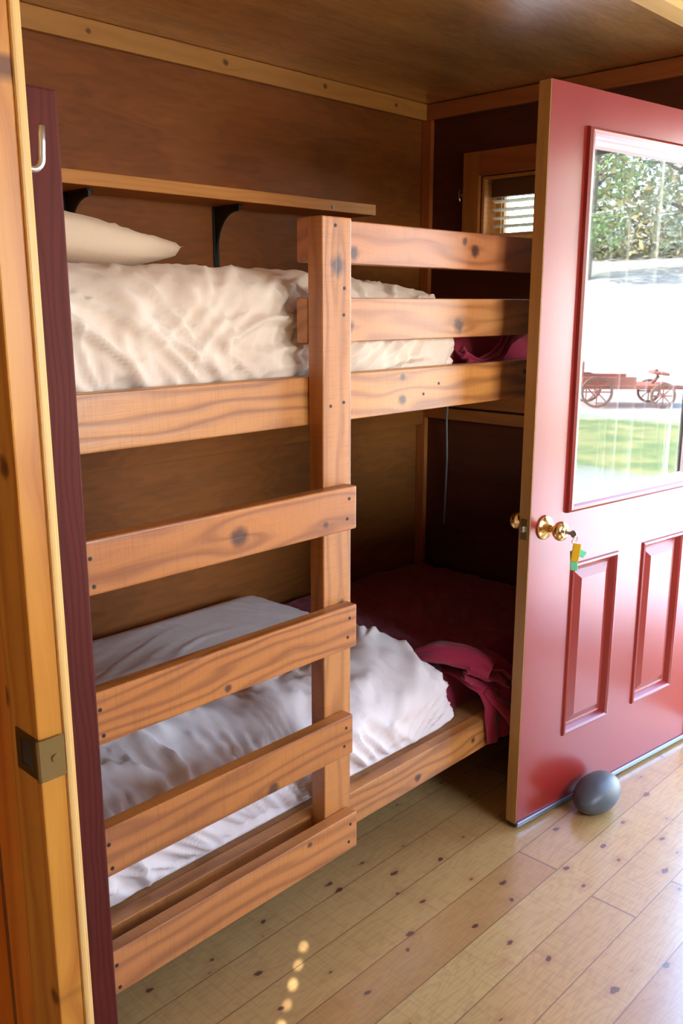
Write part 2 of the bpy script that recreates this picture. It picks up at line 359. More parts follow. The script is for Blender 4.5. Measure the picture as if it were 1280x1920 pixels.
# battens
struct(box('trim_1', 0.557, XE, YB - 0.02, YB, H + 0.704, ZC - 0.001, M['batten'], bev=0.002))
struct(box('trim_2', XE - 0.02, XE, 1.19, YB - 0.021, H + 0.705, ZC - 0.004, M['batten_y'], bev=0.002))
struct(box('trim_3', XE - 0.022, XE, YB - 0.045, YB - 0.002, 0.0, H + 0.704, M['batten_z'], bev=0.002))
struct(box('trim_4', 0.56, XE, 1.125, 1.188, ZC - 0.022, ZC, M['lit_batten'], bev=0.002))
struct(box('trim_5', 0.557, XE - 0.023, YB - 0.035, YB, H - 0.485, H - 0.30, M['ply_back'], bev=0.002))
# doorway casing on the end wall (behind the open leaf)
struct(box('trim_6', XE - 0.02, XE, DOOR[1], DOOR[1] + 0.07, 0, 2.10, M['trim_z'], bev=0.002))
struct(box('trim_7', XE - 0.02, XE, DOOR[0] - 0.07, DOOR[0], 0, 2.10, M['trim_z'], bev=0.002))
struct(box('trim_8', XE - 0.02, XE, DOOR[0], DOOR[1], 2.046, 2.10, M['batten_y'], bev=0.002))

# partition on the left: jamb post, face, pale bead, wall behind it
JX, JY = 0.505, 1.04
struct(box('wall_partition', JX + 0.004, 0.557, JY + 0.165, YB, 0, ZC, M['ply_room'], bev=0))
struct(box('trim_9', JX, JX + 0.036, JY, JY + 0.085, 0, ZC, M['jamb_face'], bev=0.0025))
struct(box('trim_10', JX + 0.0065, JX + 0.052, JY + 0.0855, JY + 0.1645, 0, ZC, M['jamb'], bev=0.002))
struct(box('trim_11', JX + 0.0362, JX + 0.047, JY - 0.004, JY + 0.084, 0, ZC, M['jamb_edge'], bev=0.0035))
struct(box('trim_12', JX - 0.02, JX + 0.0038, JY + 0.1655, JY + 0.29, 0, ZC, M['jamb'], bev=0.002))
struct(box('trim_13', JX + 0.0472, JX + 0.0525, JY + 0.002, JY + 0.084, 0, ZC, M['jamb_edge'], bev=0.002))

# corner strike plate wrapped on the jamb
t = thing('strike_plate', 'tarnished brass strike plate wrapped round the corner of the pine jamb', 'strike plate', (JX, JY, 0.0))
z0, z1 = H - 0.620, H - 0.560
bm = bmesh.new()
# leg on the jamb reveal with its latch hole: a ring of four strips
ya, yb_, ha, hb = 0.0, 0.060, 0.016, 0.046
for (a, b, c, d) in ((ya, ha, z0, z1), (hb, yb_, z0, z1), (ha, hb, z0, z0 + 0.012), (ha, hb, z1 - 0.012, z1)):
    boxbm(0.0022, b - a, d - c, 0.0, 1, bm, (-0.0011, (a + b) / 2, (c + d) / 2))
obj('reveal_leg', bm, M['old_brass'], t)
o = obj('latch_hole', boxbm(0.001, hb - ha, z1 - z0 - 0.024, 0, 1, None, (-0.0004, (ha + hb) / 2, (z0 + z1) / 2)), plain('latch_hole_shade', srgb(60, 50, 30), 0.7), t)  # thin dark plate; its colour stands in for shade inside the hole
bm = boxbm(0.037, 0.0025, z1 - z0, 0.0008, 1, None, (0.0155, -0.0052, (z0 + z1) / 2))
cyl(bm, (-0.0012, -0.002, z0), (-0.0012, -0.002, z1), 0.0042, n=12)
obj('face_leg', bm, M['old_brass'], t)
bm = bmesh.new(); cyl(bm, (0.019, -0.0064, (z0 + z1) / 2), (0.019, -0.0085, (z0 + z1) / 2), 0.006, 0.005); obj('screw', bm, M['old_brass'], t)

# steel coat hook on the partition
t = thing('coat_hook', 'steel coat hook screwed to the partition above the dark red board', 'hook', (0.5576, 1.075, H + 0.20))
HP = (0.5578, 1.085)
bm = boxbm(0.0025, 0.016, 0.105, 0.001, 1, None, (0.0019, 0, 0.022)); obj('back_plate', bm, M['silver'], t)
bm = bmesh.new(); pts = []
for k in range(15):
    a = math.pi * (0.0 + k / 14)
    pts.append((0.018 - 0.014 * math.cos(a), 0.0, -0.022 - 0.016 * math.sin(a)))
pts = [(0.004, 0, -0.0)] + pts + [(0.033, 0, -0.005), (0.034, 0, 0.014)]
tube(bm, pts, 0.0042, 10); obj('prong', bm, M['silver'], t, smooth=True)
for zz in (0.062, 0.03):
    bm = bmesh.new(); cyl(bm, (0.003, 0, zz), (0.0055, 0, zz), 0.0035, 0.003); obj('screw', bm, M['screw'], t)

# ------------------------------------------------------------------ small window in the end wall
y0, y1, zb, zt = WIN
w = bpy.data.objects.new('window_1', None); COL.objects.link(w); w.location = (XE, (y0 + y1) / 2, zb); struct(w)
box('casing', XE - 0.018, XE - 0.0005, y1 + 0.003, y1 + 0.078, zb - 0.08, zt + 0.09, M['trim_z'], w)
box('casing', XE - 0.018, XE - 0.0005, y0 - 0.078, y0 - 0.003, zb - 0.08, zt + 0.09, M['trim_z'], w)
box('casing', XE - 0.0185, XE - 0.0005, y0 - 0.003, y1 + 0.003, zt + 0.003, zt + 0.09, M['batten_y'], w)
box('casing', XE - 0.0185, XE - 0.0005, y0 - 0.003, y1 + 0.003, zb - 0.08, zb - 0.003, M['batten_y'], w)
box('reveal', XE + 0.001, XE + 0.115, y1 - 0.012, y1 - 0.0005, zb, zt, M['shelf'], w, bev=0)
box('reveal', XE + 0.001, XE + 0.115, y0 + 0.0005, y0 + 0.012, zb, zt, M['shelf'], w, bev=0)
box('reveal', XE + 0.001, XE + 0.115, y0 + 0.013, y1 - 0.013, zt - 0.012, zt - 0.0005, M['shelf'], w, bev=0)
box('sill', XE + 0.001, XE + 0.115, y0 + 0.013, y1 - 0.013, zb + 0.0005, zb + 0.016, M['shelf'], w, bev=0)
bm = bmesh.new()
for (a, b, c, d) in ((y1 - 0.052, y1 - 0.014, zb + 0.02, zt - 0.014), (y0 + 0.014, y0 + 0.052, zb + 0.02, zt - 0.014), (y0 + 0.052, y1 - 0.052, zt - 0.05, zt - 0.014), (y0 + 0.052, y1 - 0.052, zb + 0.02, zb + 0.055)):
    boxbm(0.03, b - a, d - c, 0, 1, bm, (0.092, (a + b) / 2 - w.location.y, (c + d) / 2 - zb))
obj('sash', bm, M['shelf'], w)
obj('pane', boxbm(0.004, y1 - y0 - 0.11, zt - zb - 0.105, 0, 1, None, (0.092, 0, (zt - zb) / 2)), M['window_glass'], w)
t = thing('window_blind', 'pale slatted blind under a brown valance in the small window', 'blind', (XE + 0.03, (y0 + y1) / 2, zb))
obj('valance', boxbm(0.030, y1 - y0 - 0.05, 0.062, 0.002, 2, None, (0, -0.008, zt - zb - 0.045)), M['valance'], t)
k = 0; z = zt - zb - 0.092
while z > 0.03:
    bm = boxbm(0.026, y1 - y0 - 0.056, 0.0016, 0, 1); o = obj('slat', bm, M['blind'], t, (0, -0.006, z), (0, math.radians(18), 0)); z -= 0.030
for yy in (0.27, -0.24):
    bm = bmesh.new(); cyl(bm, (0.002, yy, 0.02), (0.002, yy, zt - zb - 0.06), 0.0012, n=6); obj('ladder_cord', bm, M['blind'], t)
# tiny hook on the end wall beside the window
t = thing('wall_hook', 'tiny steel hook on the end wall beside the small window', 'hook', (XE, 2.190, H + 0.415))
bm = bmesh.new(); cyl(bm, (0, 0, 0), (-0.003, 0, 0), 0.008); obj('base', bm, M['silver'], t)
bm = bmesh.new(); tube(bm, [(-0.002, 0, 0.018), (-0.016, 0.0, 0.022), (-0.024, 0, 0.006), (-0.028, -0.004, -0.012), (-0.03, -0.010, -0.026)], 0.0032); obj('prong', bm, M['silver'], t, smooth=True)

# ------------------------------------------------------------------ wall shelf and its brackets
t = thing('wall_shelf', 'narrow pine wall shelf on the back wall above the top bunk', 'shelf', (1.5, 2.29, H + 0.30))
obj('board', boxbm(1.90, 0.178, 0.036, 0.002, 2, None, (0, 0, 0)), M['shelf'], t, (2.469 - 0.95 - 1.5, 0, 0.026))
def bracket(x, label):
    b = thing('shelf_bracket', label, 'bracket', (x, YB, H + 0.30), group='black iron brackets under the wall shelf')
    zt_ = 0.0065
    obj('wall_plate', boxbm(0.022, 0.004, 0.185, 0.001, 1, None, (0, -0.0035, zt_ - 0.0925)), M['black_iron'], b)
    obj('shelf_plate', boxbm(0.022, 0.125, 0.004, 0.001, 1, None, (0, -0.0685, zt_ - 0.002)), M['black_iron'], b)
    bm = bmesh.new(); N = 14; pr = []
    for k in range(N + 1):
        a = math.pi / 2 * k / N
        pr.append((-0.125 + 0.119 * math.sin(a), -0.168 + 0.162 * math.cos(a) if False else -0.012 - 0.150 * (1 - math.cos(a)) ** 1.25))
    prof = [(-0.006, zt_ - 0.004), (-0.125, zt_ - 0.004)] + [(y, z) for y, z in pr]
    ring = [[bm.verts.new((sx, y, z)) for y, z in prof] for sx in (-0.004, 0.004)]
    n = len(prof)
    for k in range(n): bm.faces.new((ring[0][k], ring[0][(k + 1) % n], ring[1][(k + 1) % n], ring[1][k]))
    bm.faces.new(ring[0][::-1]); bm.faces.new(ring[1])
    obj('brace', bm, M['black_iron'], b)
    bm = bmesh.new(); cyl(bm, (0, -0.0055, -0.10), (0, -0.009, -0.10), 0.004, 0.003); obj('screw', bm, M['silver'], b)
bracket(1.368, 'black iron shelf bracket above the pillow, beside the dark red board')
bracket(1.893, 'black iron shelf bracket under the middle of the wall shelf')

# ------------------------------------------------------------------ the bunk bed
bunk = thing('bunk_bed', 'rough pine bunk bed with a ladder of four rungs and guard rails', 'bunk bed', (1.75, 1.42, 0))
def board(name, x0, x1, y0, y1, z0, z1, knots=(), seed=0.0, screws=(), L='x', W='z', base=None, dark=None, ring=34, contrast=0.8, bev=0.004, label=None, saw=0.22, rough=0.38, front=True):
    """knots and screws are given as offsets (along x, along z) from the board's centre"""
    m = wood(name + '_pine', base or BUNK, dark or BUNK_D, L, W, knots=[(k[1], k[0], k[2]) if L == 'z' else k for k in knots], ring=ring, contrast=contrast, seed=seed, saw=saw, rough=rough, bump=0.35, spec=0.6, knotc=srgb(60, 34, 26))
    if L == 'z' : pass
    o = box(name, x0, x1, y0, y1, z0, z1, m, bunk, bev=bev, seg=3)
    if label: o['label'] = label
    for (sx, sz) in screws:
        bm = bmesh.new(); hy_ = (y1 - y0) / 2
        cyl(bm, (sx, -hy_ + 0.0012, sz), (sx, -hy_ - 0.0008, sz), 0.0042, 0.0038, 14)
        cyl(bm, (sx, -hy_ - 0.0006, sz), (sx, -hy_ - 0.0016, sz), 0.0018, 0.0012, 6)
        obj('screw', bm, M['screw'], o)
    return o
FY = 1.385
# centre post (x 1.336-1.428) and the dark red board at the left
board('post', 1.340, 1.428, 1.340, 1.3835, 0.238, H + 0.178, knots=((0.0, 0.62, 0.021), (0.012, -0.12, 0.009)), seed=2.0, L='z', W='x', ring=28, contrast=0.6,
      screws=((-0.012, 0.735), (0.02, 0.52), (-0.02, 0.33), (0.02, 0.335), (0.022, 0.575), (-0.005, 0.70)))
obj_ = box('end_post', 0.585, 0.742, 1.296, 1.334, 0.0, H + 0.312, M['dark_board'], bunk, bev=0.004); obj_['label'] = 'dark red-brown stained upright board'
# ladder rungs in front of the post; the last sits lowest
R = 1.306
rung_z = [(-0.4805, -0.383), (-0.757, -0.656), (-1.020, -0.922), (-1.272, -1.178)]
rk = [((0.02, -0.005, 0.020), (0.258, -0.024, 0.008)), ((-0.02, -0.034, 0.008),), ((0.10, -0.038, 0.014),), ((0.20, 0.03, 0.007),)]
for k, (a, b) in enumerate(rung_z):
    x1 = (1.410, 1.412, 1.401, 1.416)[k]; x0 = 0.700; xc = (x0 + x1) / 2; hw = (x1 - x0) / 2
    sx0 = 0.752 - xc
    board('ladder_rung', x0, x1, R, R + 0.0335, H + a, H + b, knots=rk[k], seed=10.0 + 3.7 * k, screws=((sx0, 0.017), (sx0 + 0.004, -0.033), (hw - 0.024, 0.022), (hw - 0.03, -0.022)), ring=(30, 44, 26, 22)[k], contrast=(0.8, 0.85, 0.75, 0.7)[k],
          base=(srgb(186, 118, 56), srgb(188, 118, 54), srgb(186, 118, 54), srgb(194, 128, 68))[k], bev=0.005)
# rails on the inner side of the post
board('side_rail', 0.60, 2.93, FY, FY + 0.036, H - 0.252, H - 0.148, knots=((-0.11, 0.034, 0.009), (-0.11, -0.020, 0.013), (0.42, 0.02, 0.008)), seed=31.0, base=srgb(200, 136, 68), ring=26, screws=((-1.00, -0.03), (-0.03, -0.012), (0.03, 0.01)))
board('side_rail', 0.60, 2.93, FY, FY + 0.036, H - 1.283, H - 1.190, knots=((-0.02, -0.02, 0.012), (0.235, -0.004, 0.009)), seed=35.0, base=srgb(192, 130, 66), ring=24)
board('guard_rail', 1.344, 2.93, FY, FY + 0.035, H + 0.088, H + 0.178, knots=((-0.655, -0.022, 0.016), (-0.205, 0.0, 0.015), (-0.25, 0.022, 0.010)), seed=41.0, base=srgb(190, 126, 78), dark=srgb(134, 74, 42), ring=22)
board('guard_rail', 1.341, 2.93, FY, FY + 0.035, H - 0.079, H + 0.0165, knots=((-0.265, -0.018, 0.018), (-0.668, -0.012, 0.015)), seed=45.0, base=srgb(190, 132, 78), dark=srgb(132, 76, 40), ring=26, contrast=0.7)
# rear ledgers, far-end posts and boards that carry the mattresses
box('platform', 0.60, 2.93, FY + 0.037, YB - 0.037, H - 0.205, H - 0.19, M['ply_room'], bunk, bev=0.001)
box('platform', 0.60, 2.93, FY + 0.037, YB - 0.002, H - 1.212, H - 1.194, M['ply_room'], bunk, bev=0.001)
box('end_ledger', XE - 0.030, XE - 0.001, FY + 0.037, YB - 0.047, H - 0.40, H - 0.338, M['batten_y'], bunk)
box('end_ledger', XE - 0.022, XE - 0.001, FY + 0.037, YB - 0.047, H - 0.455, H - 0.410, M['batten_y'], bunk)
board('rear_leg', 2.86, 2.929, 1.345, FY - 0.002, 0.0, H + 0.178, L='z', W='x', seed=50)
o = box('bearer', 0.70, 2.92, 1.60, 1.64, H - 1.30, H - 1.2125, M['batten'], bunk)
box('rear_leg', 2.80, 2.89, 1.60, 1.64, 0.0, H - 1.301, M['batten_z'], bunk)
box('rear_leg', 0.75, 0.84, 1.60, 1.64, 0.0, H - 1.301, M['batten_z'], bunk)

# ------------------------------------------------------------------ bedding
def fold1(u, v, seed, ang):
    a = u * math.cos(ang) + v * math.sin(ang); b = -u * math.sin(ang) + v * math.cos(ang)
    q = noise.noise(Vector((a * 3.1, b * 2.6, seed))) * 0.14
    n1 = noise.noise(Vector(((a + q) * 17, b * 2.9, seed))); n2 = noise.noise(Vector(((a - q) * 38 + 4, b * 5.5, seed + 5)))
    return (1 - min(1, abs(n1) * 3.0)) ** 1.5 * 0.68 + (1 - min(1, abs(n2) * 2.6)) ** 1.6 * 0.34
def fold(u, v, seed, ang=0.9):
    """long ridged folds whose run swings over from one diagonal to the other"""
    w_ = 0.5 + 0.5 * math.tanh((u - 1.08 + 0.5 * noise.noise(Vector((u * 2, v * 3, seed + 2)))) * 6)
    return fold1(u, v, seed, ang) * (1 - w_) + fold1(u, v, seed + 20, ang - 1.75) * w_ + noise.noise(Vector((u * 4, v * 4, seed + 9))) * 0.5
def mattress(name, x0, x1, yf, yr, z0, z1, amp_side, amp_top, seed, label, cat, droop=0.0, mat=None, rad=0.075, ry=None, bulge=0.012, cr=0.06, reach=0.42, fs=1.0):
    """soft slab; profile parameter v runs from the foot of the front, over the top, to the back"""
    bm = bmesh.new(); h = z1 - z0; ry = ry or rad
    prof = []
    for k in range(26): prof.append((yf - bulge * math.sin(math.pi * k / 25), z0 + (h - rad) * k / 25, 'f'))
    for k in range(1, 14):
        a = math.pi / 2 * k / 13; prof.append((yf + ry * (1 - math.cos(a)), z1 - rad + rad * math.sin(a), 'r'))
    m_ = int((yr - yf - ry - rad) / 0.009)
    for k in range(1, m_ + 1): prof.append((yf + ry + (yr - yf - ry - rad) * k / m_, z1, 't'))
    for k in range(1, 8):
        a = math.pi / 2 * k / 7; prof.append((yr - rad * (1 - math.sin(a)), z1 - rad * (1 - math.cos(a)), 'b'))
    for k in range(1, 6): prof.append((yr, z1 - rad - (h - rad) * k / 5, 'b'))
    nx = int((x1 - x0) / 0.0085); grid = []; arc = [0.0]
    for p, q in zip(prof, prof[1:]): arc.append(arc[-1] + math.hypot(q[0] - p[0], q[1] - p[1]))
    cx, cz = 0, 0
    for i in range(nx + 1):
        x = x0 + (x1 - x0) * i / nx; row = []
        e = min(x - x0, x1 - x); fe = 1.0 if e > cr else math.sqrt(max(0.0, 1 - (1 - e / cr) ** 2))
        for j, (y, z, kind) in enumerate(prof):
            p, q = prof[max(j - 1, 0)], prof[min(j + 1, len(prof) - 1)]
            ty, tz = q[0] - p[0], q[1] - p[1]; L_ = math.hypot(ty, tz) or 1; ny, nz = -tz / L_, ty / L_
            s = arc[j]
            side = max(0.0, min(1.0, (reach - s) / 0.25)); side = side * side * (3 - 2 * side)
            amp = amp_side * side + amp_top * (1 - side)
            f = fold(x * fs, s * fs, seed, 0.75) * side + fold(x * 0.7, s * 0.7, seed + 3, 1.9) * (1 - side)
            d = (f - 0.35) * amp * min(1.0, j / 3) * (1.0 if kind != 'b' else 0.2)
            d *= 0.35 + 0.65 * fe
            if j < 14: d = min(d, 0.004 + 0.0012 * j)
            hh = 0.45 + 0.55 * fe
            yc = y; zc_ = z0 + (z - z0) * hh
            if kind in 'fr': yc = y + (1 - fe) * 0.05
            if droop: zc_ -= droop * max(0.0, (x - (x0 + x1) / 2) / (x1 - x0) * 2) ** 2 * (z - z0) / h
            row.append(bm.verts.new((x, yc + ny * d, max(z0 + 0.0005, zc_ + nz * d))))
        grid.append(row)
    for A, B in zip(grid, grid[1:]):
        for j in range(len(prof) - 1): bm.faces.new((A[j], B[j], B[j + 1], A[j + 1]))
    n = len(prof)
    for g, rev in ((grid[0], False), (grid[-1], True)):
        bm.faces.new(g if not rev else g[::-1])
    for A, B in zip(grid, grid[1:]): bm.faces.new((A[0], A[-1], B[-1], B[0]))
    c = Vector(((x0 + x1) / 2, (yf + yr) / 2, z0))
    for v in bm.verts: v.co -= c
    bmesh.ops.recalc_face_normals(bm, faces=bm.faces)
    o = obj(name, bm, mat or M['sheet'], loc=c, smooth=True); tag(o, label, cat); return o
mattress('mattress', 0.62, 1.950, 1.445, 2.335, H - 0.1895, H + 0.078, 0.042, 0.004, 3.0, 'thick mattress under a crumpled white sheet on the top bunk', 'mattress', droop=0.045, rad=0.09, ry=0.12, mat=M['warm_lit_sheet'])
mattress('mattress', 0.62, 2.005, 1.445, 2.372, H - 1.1935, H - 0.975, 0.040, 0.006, 17.0, 'mattress under a rumpled white sheet on the bottom bunk', 'mattress', rad=0.12, ry=0.24, cr=0.11, reach=0.70, fs=0.75)

def pillow(name, cx, cy, z0, lx, ly, h, rot, mat, label):
    bm = bmesh.new(); N = 44; top, bot = [], []
    for i in range(N + 1):
        rt, rb = [], []
        for j in range(N + 1):
            u, v = -1 + 2 * i / N, -1 + 2 * j / N
            w_ = max(0.0, (1 - abs(u) ** 2.6) * (1 - abs(v) ** 2.6)) ** 0.42
            pin = 1 - 0.07 * (1 - abs(v) ** 2) * abs(u) ** 3; pin2 = 1 - 0.10 * (1 - abs(u) ** 2) * abs(v) ** 3
            x, y = u * lx / 2 * pin, v * ly / 2 * pin2
            d = (fold(x, y, 44.0, 0.6) - 0.3) * 0.007 * w_
            rt.append(bm.verts.new((x, y, h * 0.5 + h * 0.5 * w_ + d + 0.012 * max(0, abs(u * v) - 0.6) / 0.4))); rb.append(rt[-1] if i in (0, N) or j in (0, N) else bm.verts.new((x, y, h * 0.5 - h * 0.5 * w_)))
        top.append(rt); bot.append(rb)
    for i in range(N):
        for j in range(N):
            bm.faces.new((top[i][j], top[i + 1][j], top[i + 1][j + 1], top[i][j + 1]))
            bm.faces.new((bot[i][j], bot[i][j + 1], bot[i + 1][j + 1], bot[i + 1][j]))
    return tag(obj(name, bm, mat, loc=(cx, cy, z0), rot=rot, smooth=True), label, 'pillow')
pillow('pillow', 0.915, 1.90, H + 0.088, 0.66, 0.46, 0.118, (0, math.radians(5), math.radians(8)), M['pillow'], 'cream pillow at the left end of the top bunk')

def blanket(name, x0, x1, yf, yr, z0, h, seed, label, lump):
    """a thick folded blanket laid across the foot of the bed"""
    bm = bmesh.new(); nx, ny = 90, 90; g = []
    for i in range(nx + 1):
        row = []
        for j in range(ny + 1):
            u, v = i / nx, j / ny; x, y = x0 + (x1 - x0) * u, yf + (yr - yf) * v
            e = min(u * (x1 - x0), (1 - u) * (x1 - x0), v * (yr - yf), (1 - v) * (yr - yf)); r = min(1.0, e / 0.05)
            top = math.sqrt(max(0, 1 - (1 - r) ** 2))
            f = (fold(x, y, seed, 1.1) - 0.3) * 0.012
            z = z0 + (h + f + lump(x, y)) * (0.02 + 0.98 * top)
            row.append(bm.verts.new((x, y + 0.02 * noise.noise(Vector((x * 7, y * 7, seed))) * (1 - v), z)))
        g.append(row)
    for i in range(nx):
        for j in range(ny): bm.faces.new((g[i][j], g[i + 1][j], g[i + 1][j + 1], g[i][j + 1]))
    lo = [g[i][0] for i in range(nx + 1)] + [g[nx][j] for j in range(1, ny + 1)] + [g[i][ny] for i in range(nx - 1, -1, -1)] + [g[0][j] for j in range(ny - 1, 0, -1)]
    ex = [bm.verts.new((v.co.x, v.co.y, z0)) for v in lo]; n = len(lo)
    for k in range(n): bm.faces.new((lo[k], lo[(k + 1) % n], ex[(k + 1) % n], ex[k]))
    bm.faces.new(ex[::-1]); bmesh.ops.recalc_face_normals(bm, faces=bm.faces)
    c = Vector(((x0 + x1) / 2, (yf + yr) / 2, z0))
    for v in bm.verts: v.co -= c
    return tag(obj(name, bm, M['blanket'], loc=c, smooth=True), label, 'blanket')
low = blanket('blanket', 1.935, 2.925, 1.50, 2.36, H - 1.1935, 0.125, 61.0, 'dark crimson blanket spread over the foot of the bottom bunk', lambda x, y: 0.0)
up = blanket('blanket', 1.958, 2.90, 1.50, 2.33, H - 0.1895, 0.105, 67.0, 'crimson blanket bunched on the foot of the top bunk, behind the guard rails',
        lambda x, y: 0.05 * math.exp(-((x - 2.12) / 0.10) ** 2 - ((y - 1.50) / 0.05) ** 2) )

def cloth_ribbon(name, path, widths, across, mat, parent, seed, thick=0.007, amp=0.010, n=60, m=22):
    """a crumpled strip of cloth following a path; widths and the across-direction vary along it"""
    path = [Vector(p) for p in path]
    def at(t, arr):
        f = t * (len(arr) - 1); i = min(int(f), len(arr) - 2); a = f - i; a = a * a * (3 - 2 * a) if not isinstance(arr[0], Vector) else a
        return arr[i] * (1 - a) + arr[i + 1] * a
    def cr(t):
        f = t * (len(path) - 1); i = min(int(f), len(path) - 2); a = f - i
        P = [path[max(i - 1, 0)], path[i], path[i + 1], path[min(i + 2, len(path) - 1)]]
        return 0.5 * ((2 * P[1]) + (P[2] - P[0]) * a + (2 * P[0] - 5 * P[1] + 4 * P[2] - P[3]) * a * a + (3 * P[1] - P[0] - 3 * P[2] + P[3]) * a ** 3)
    across = [Vector(a).normalized() for a in across]
    bm = bmesh.new(); g = []
    for i in range(n + 1):
        t = i / n; c = cr(t); tan = (cr(min(1, t + 0.01)) - cr(max(0, t - 0.01))).normalized(); ac = at(t, across).normalized(); nr = tan.cross(ac).normalized(); w_ = at(t, widths)
        row = []
        for j in range(m + 1):
            s = j / m - 0.5
            d = amp * math.sin(s * 15 + 3 * noise.noise(Vector((t * 3, 0, seed)))) + amp * 0.8 * noise.noise(Vector((t * 8, s * 7, seed)))
            row.append(bm.verts.new(c + ac * (s * w_) + nr * d))
        g.append(row)
    for i in range(n):
        for j in range(m): bm.faces.new((g[i][j], g[i + 1][j], g[i + 1][j + 1], g[i][j + 1]))
    o = obj(name, bm, mat, parent, smooth=True)
    md = o.modifiers.new('thick', 'SOLIDIFY'); md.thickness = thick; md.offset = 0
    md = o.modifiers.new('sub', 'SUBSURF'); md.levels = 1; md.render_levels = 1
    return o
def arc_sheet(name, path, radii, a0, a1, mat, parent, seed, flat=0.75, thick=0.006, amp=0.006, n=44, m=26):
    """cloth curled round a path: an open roll whose radius varies"""
    path = [Vector(p) for p in path]
    def cr(t):
        f = t * (len(path) - 1); i = min(int(f), len(path) - 2); a = f - i
        P = [path[max(i - 1, 0)], path[i], path[i + 1], path[min(i + 2, len(path) - 1)]]
        return 0.5 * ((2 * P[1]) + (P[2] - P[0]) * a + (2 * P[0] - 5 * P[1] + 4 * P[2] - P[3]) * a * a + (3 * P[1] - P[0] - 3 * P[2] + P[3]) * a ** 3)
    bm = bmesh.new(); g = []; up = Vector((0.15, -0.55, 0.82)).normalized()
    for i in range(n + 1):
        t = i / n; c = cr(t); tan = (cr(min(1, t + 0.02)) - cr(max(0, t - 0.02))).normalized(); sx = tan.cross(up).normalized(); u2 = sx.cross(tan).normalized()
        f = t * (len(radii) - 1); k = min(int(f), len(radii) - 2); R_ = radii[k] * (1 - f + k) + radii[k + 1] * (f - k); row = []
        for q in range(m + 1):
            a = a0 + (a1 - a0) * q / m; d = R_ + amp * noise.noise(Vector((t * 4, a * 2.0, seed))) * 2 + amp * 0.5 * math.sin(a * 5 + t * 4)
            row.append(bm.verts.new(c + (sx * math.cos(a) + u2 * math.sin(a) * flat) * d))
        g.append(row)
    for i in range(n):
        for q in range(m): bm.faces.new((g[i][q], g[i + 1][q], g[i + 1][q + 1], g[i][q + 1]))
    o = obj(name, bm, mat, parent, smooth=True)
    md = o.modifiers.new('thick', 'SOLIDIFY'); md.thickness = thick; md.offset = 0
    md = o.modifiers.new('sub', 'SUBSURF'); md.levels = 1; md.render_levels = 1
    return o
# the lower blanket's corner: a roll open to the front, a crumpled bunch and a tail hanging over the rail
inv = -low.location
def L3(*pts): return [tuple(Vector(p) + inv) for p in pts]
arc_sheet('roll', L3((1.99, 1.62, H - 1.045), (2.02, 1.54, H - 1.02), (2.055, 1.46, H - 1.02), (2.085, 1.385, H - 1.045)), [0.020, 0.042, 0.043, 0.038], -0.5, 3.6, M['blanket'], low, 2.0)
cloth_ribbon('bunch', L3((2.02, 1.435, H - 1.05), (2.07, 1.40, H - 1.075), (2.13, 1.385, H - 1.10), (2.185, 1.38, H - 1.145)), [0.05, 0.085, 0.085, 0.045], [(0.2, -0.3, 1)] * 4, M['blanket'], low, 8.0, amp=0.017)
arc_sheet('tail', L3((2.060, 1.395, H - 1.105), (2.085, 1.365, H - 1.14), (2.125, 1.345, H - 1.19), (2.170, 1.338, H - 1.245)), [0.014, 0.022, 0.036, 0.042], -0.4, 3.6, M['blanket'], low, 5.0, flat=0.55, amp=0.004)
cloth_ribbon('hanging_corner', L3((2.16, 1.56, H - 1.075), (2.14, 1.45, H - 1.085), (2.13, 1.383, H - 1.11), (2.13, 1.372, H - 1.18), (2.13, 1.370, H - 1.27)),
             [0.24, 0.22, 0.19, 0.17, 0.15], [(1, 0, 0)] * 5, M['blanket'], low, 3.0, amp=0.007)
inv = -up.location
cloth_ribbon('fold', L3((2.00, 1.46, H - 0.13), (2.06, 1.45, H - 0.155), (2.14, 1.445, H - 0.13), (2.20, 1.45, H - 0.085), (2.30, 1.47, H - 0.075)),
             [0.05, 0.03, 0.04, 0.05, 0.03], [(0, 0.5, 1)] * 5, M['blanket'], up, 9.0, amp=0.010)

# grey cord hanging down the end wall inside the bottom bunk
bm = bmesh.new(); tube(bm, [(-0.036, 2.20, H - 0.2895), (-0.040, 2.203, H - 0.36), (-0.038, 2.21, H - 0.45), (-0.012, 2.222, H - 0.62), (-0.007, 2.233, H - 0.90)], 0.004)
for v in bm.verts: v.co -= Vector((0, 2.22, H - 0.6))
tag(obj('cord', bm, M['grey_cord'], loc=(XE, 2.22, H - 0.6), smooth=True), 'thin grey cord hanging on the end wall inside the bottom bunk', 'cord')

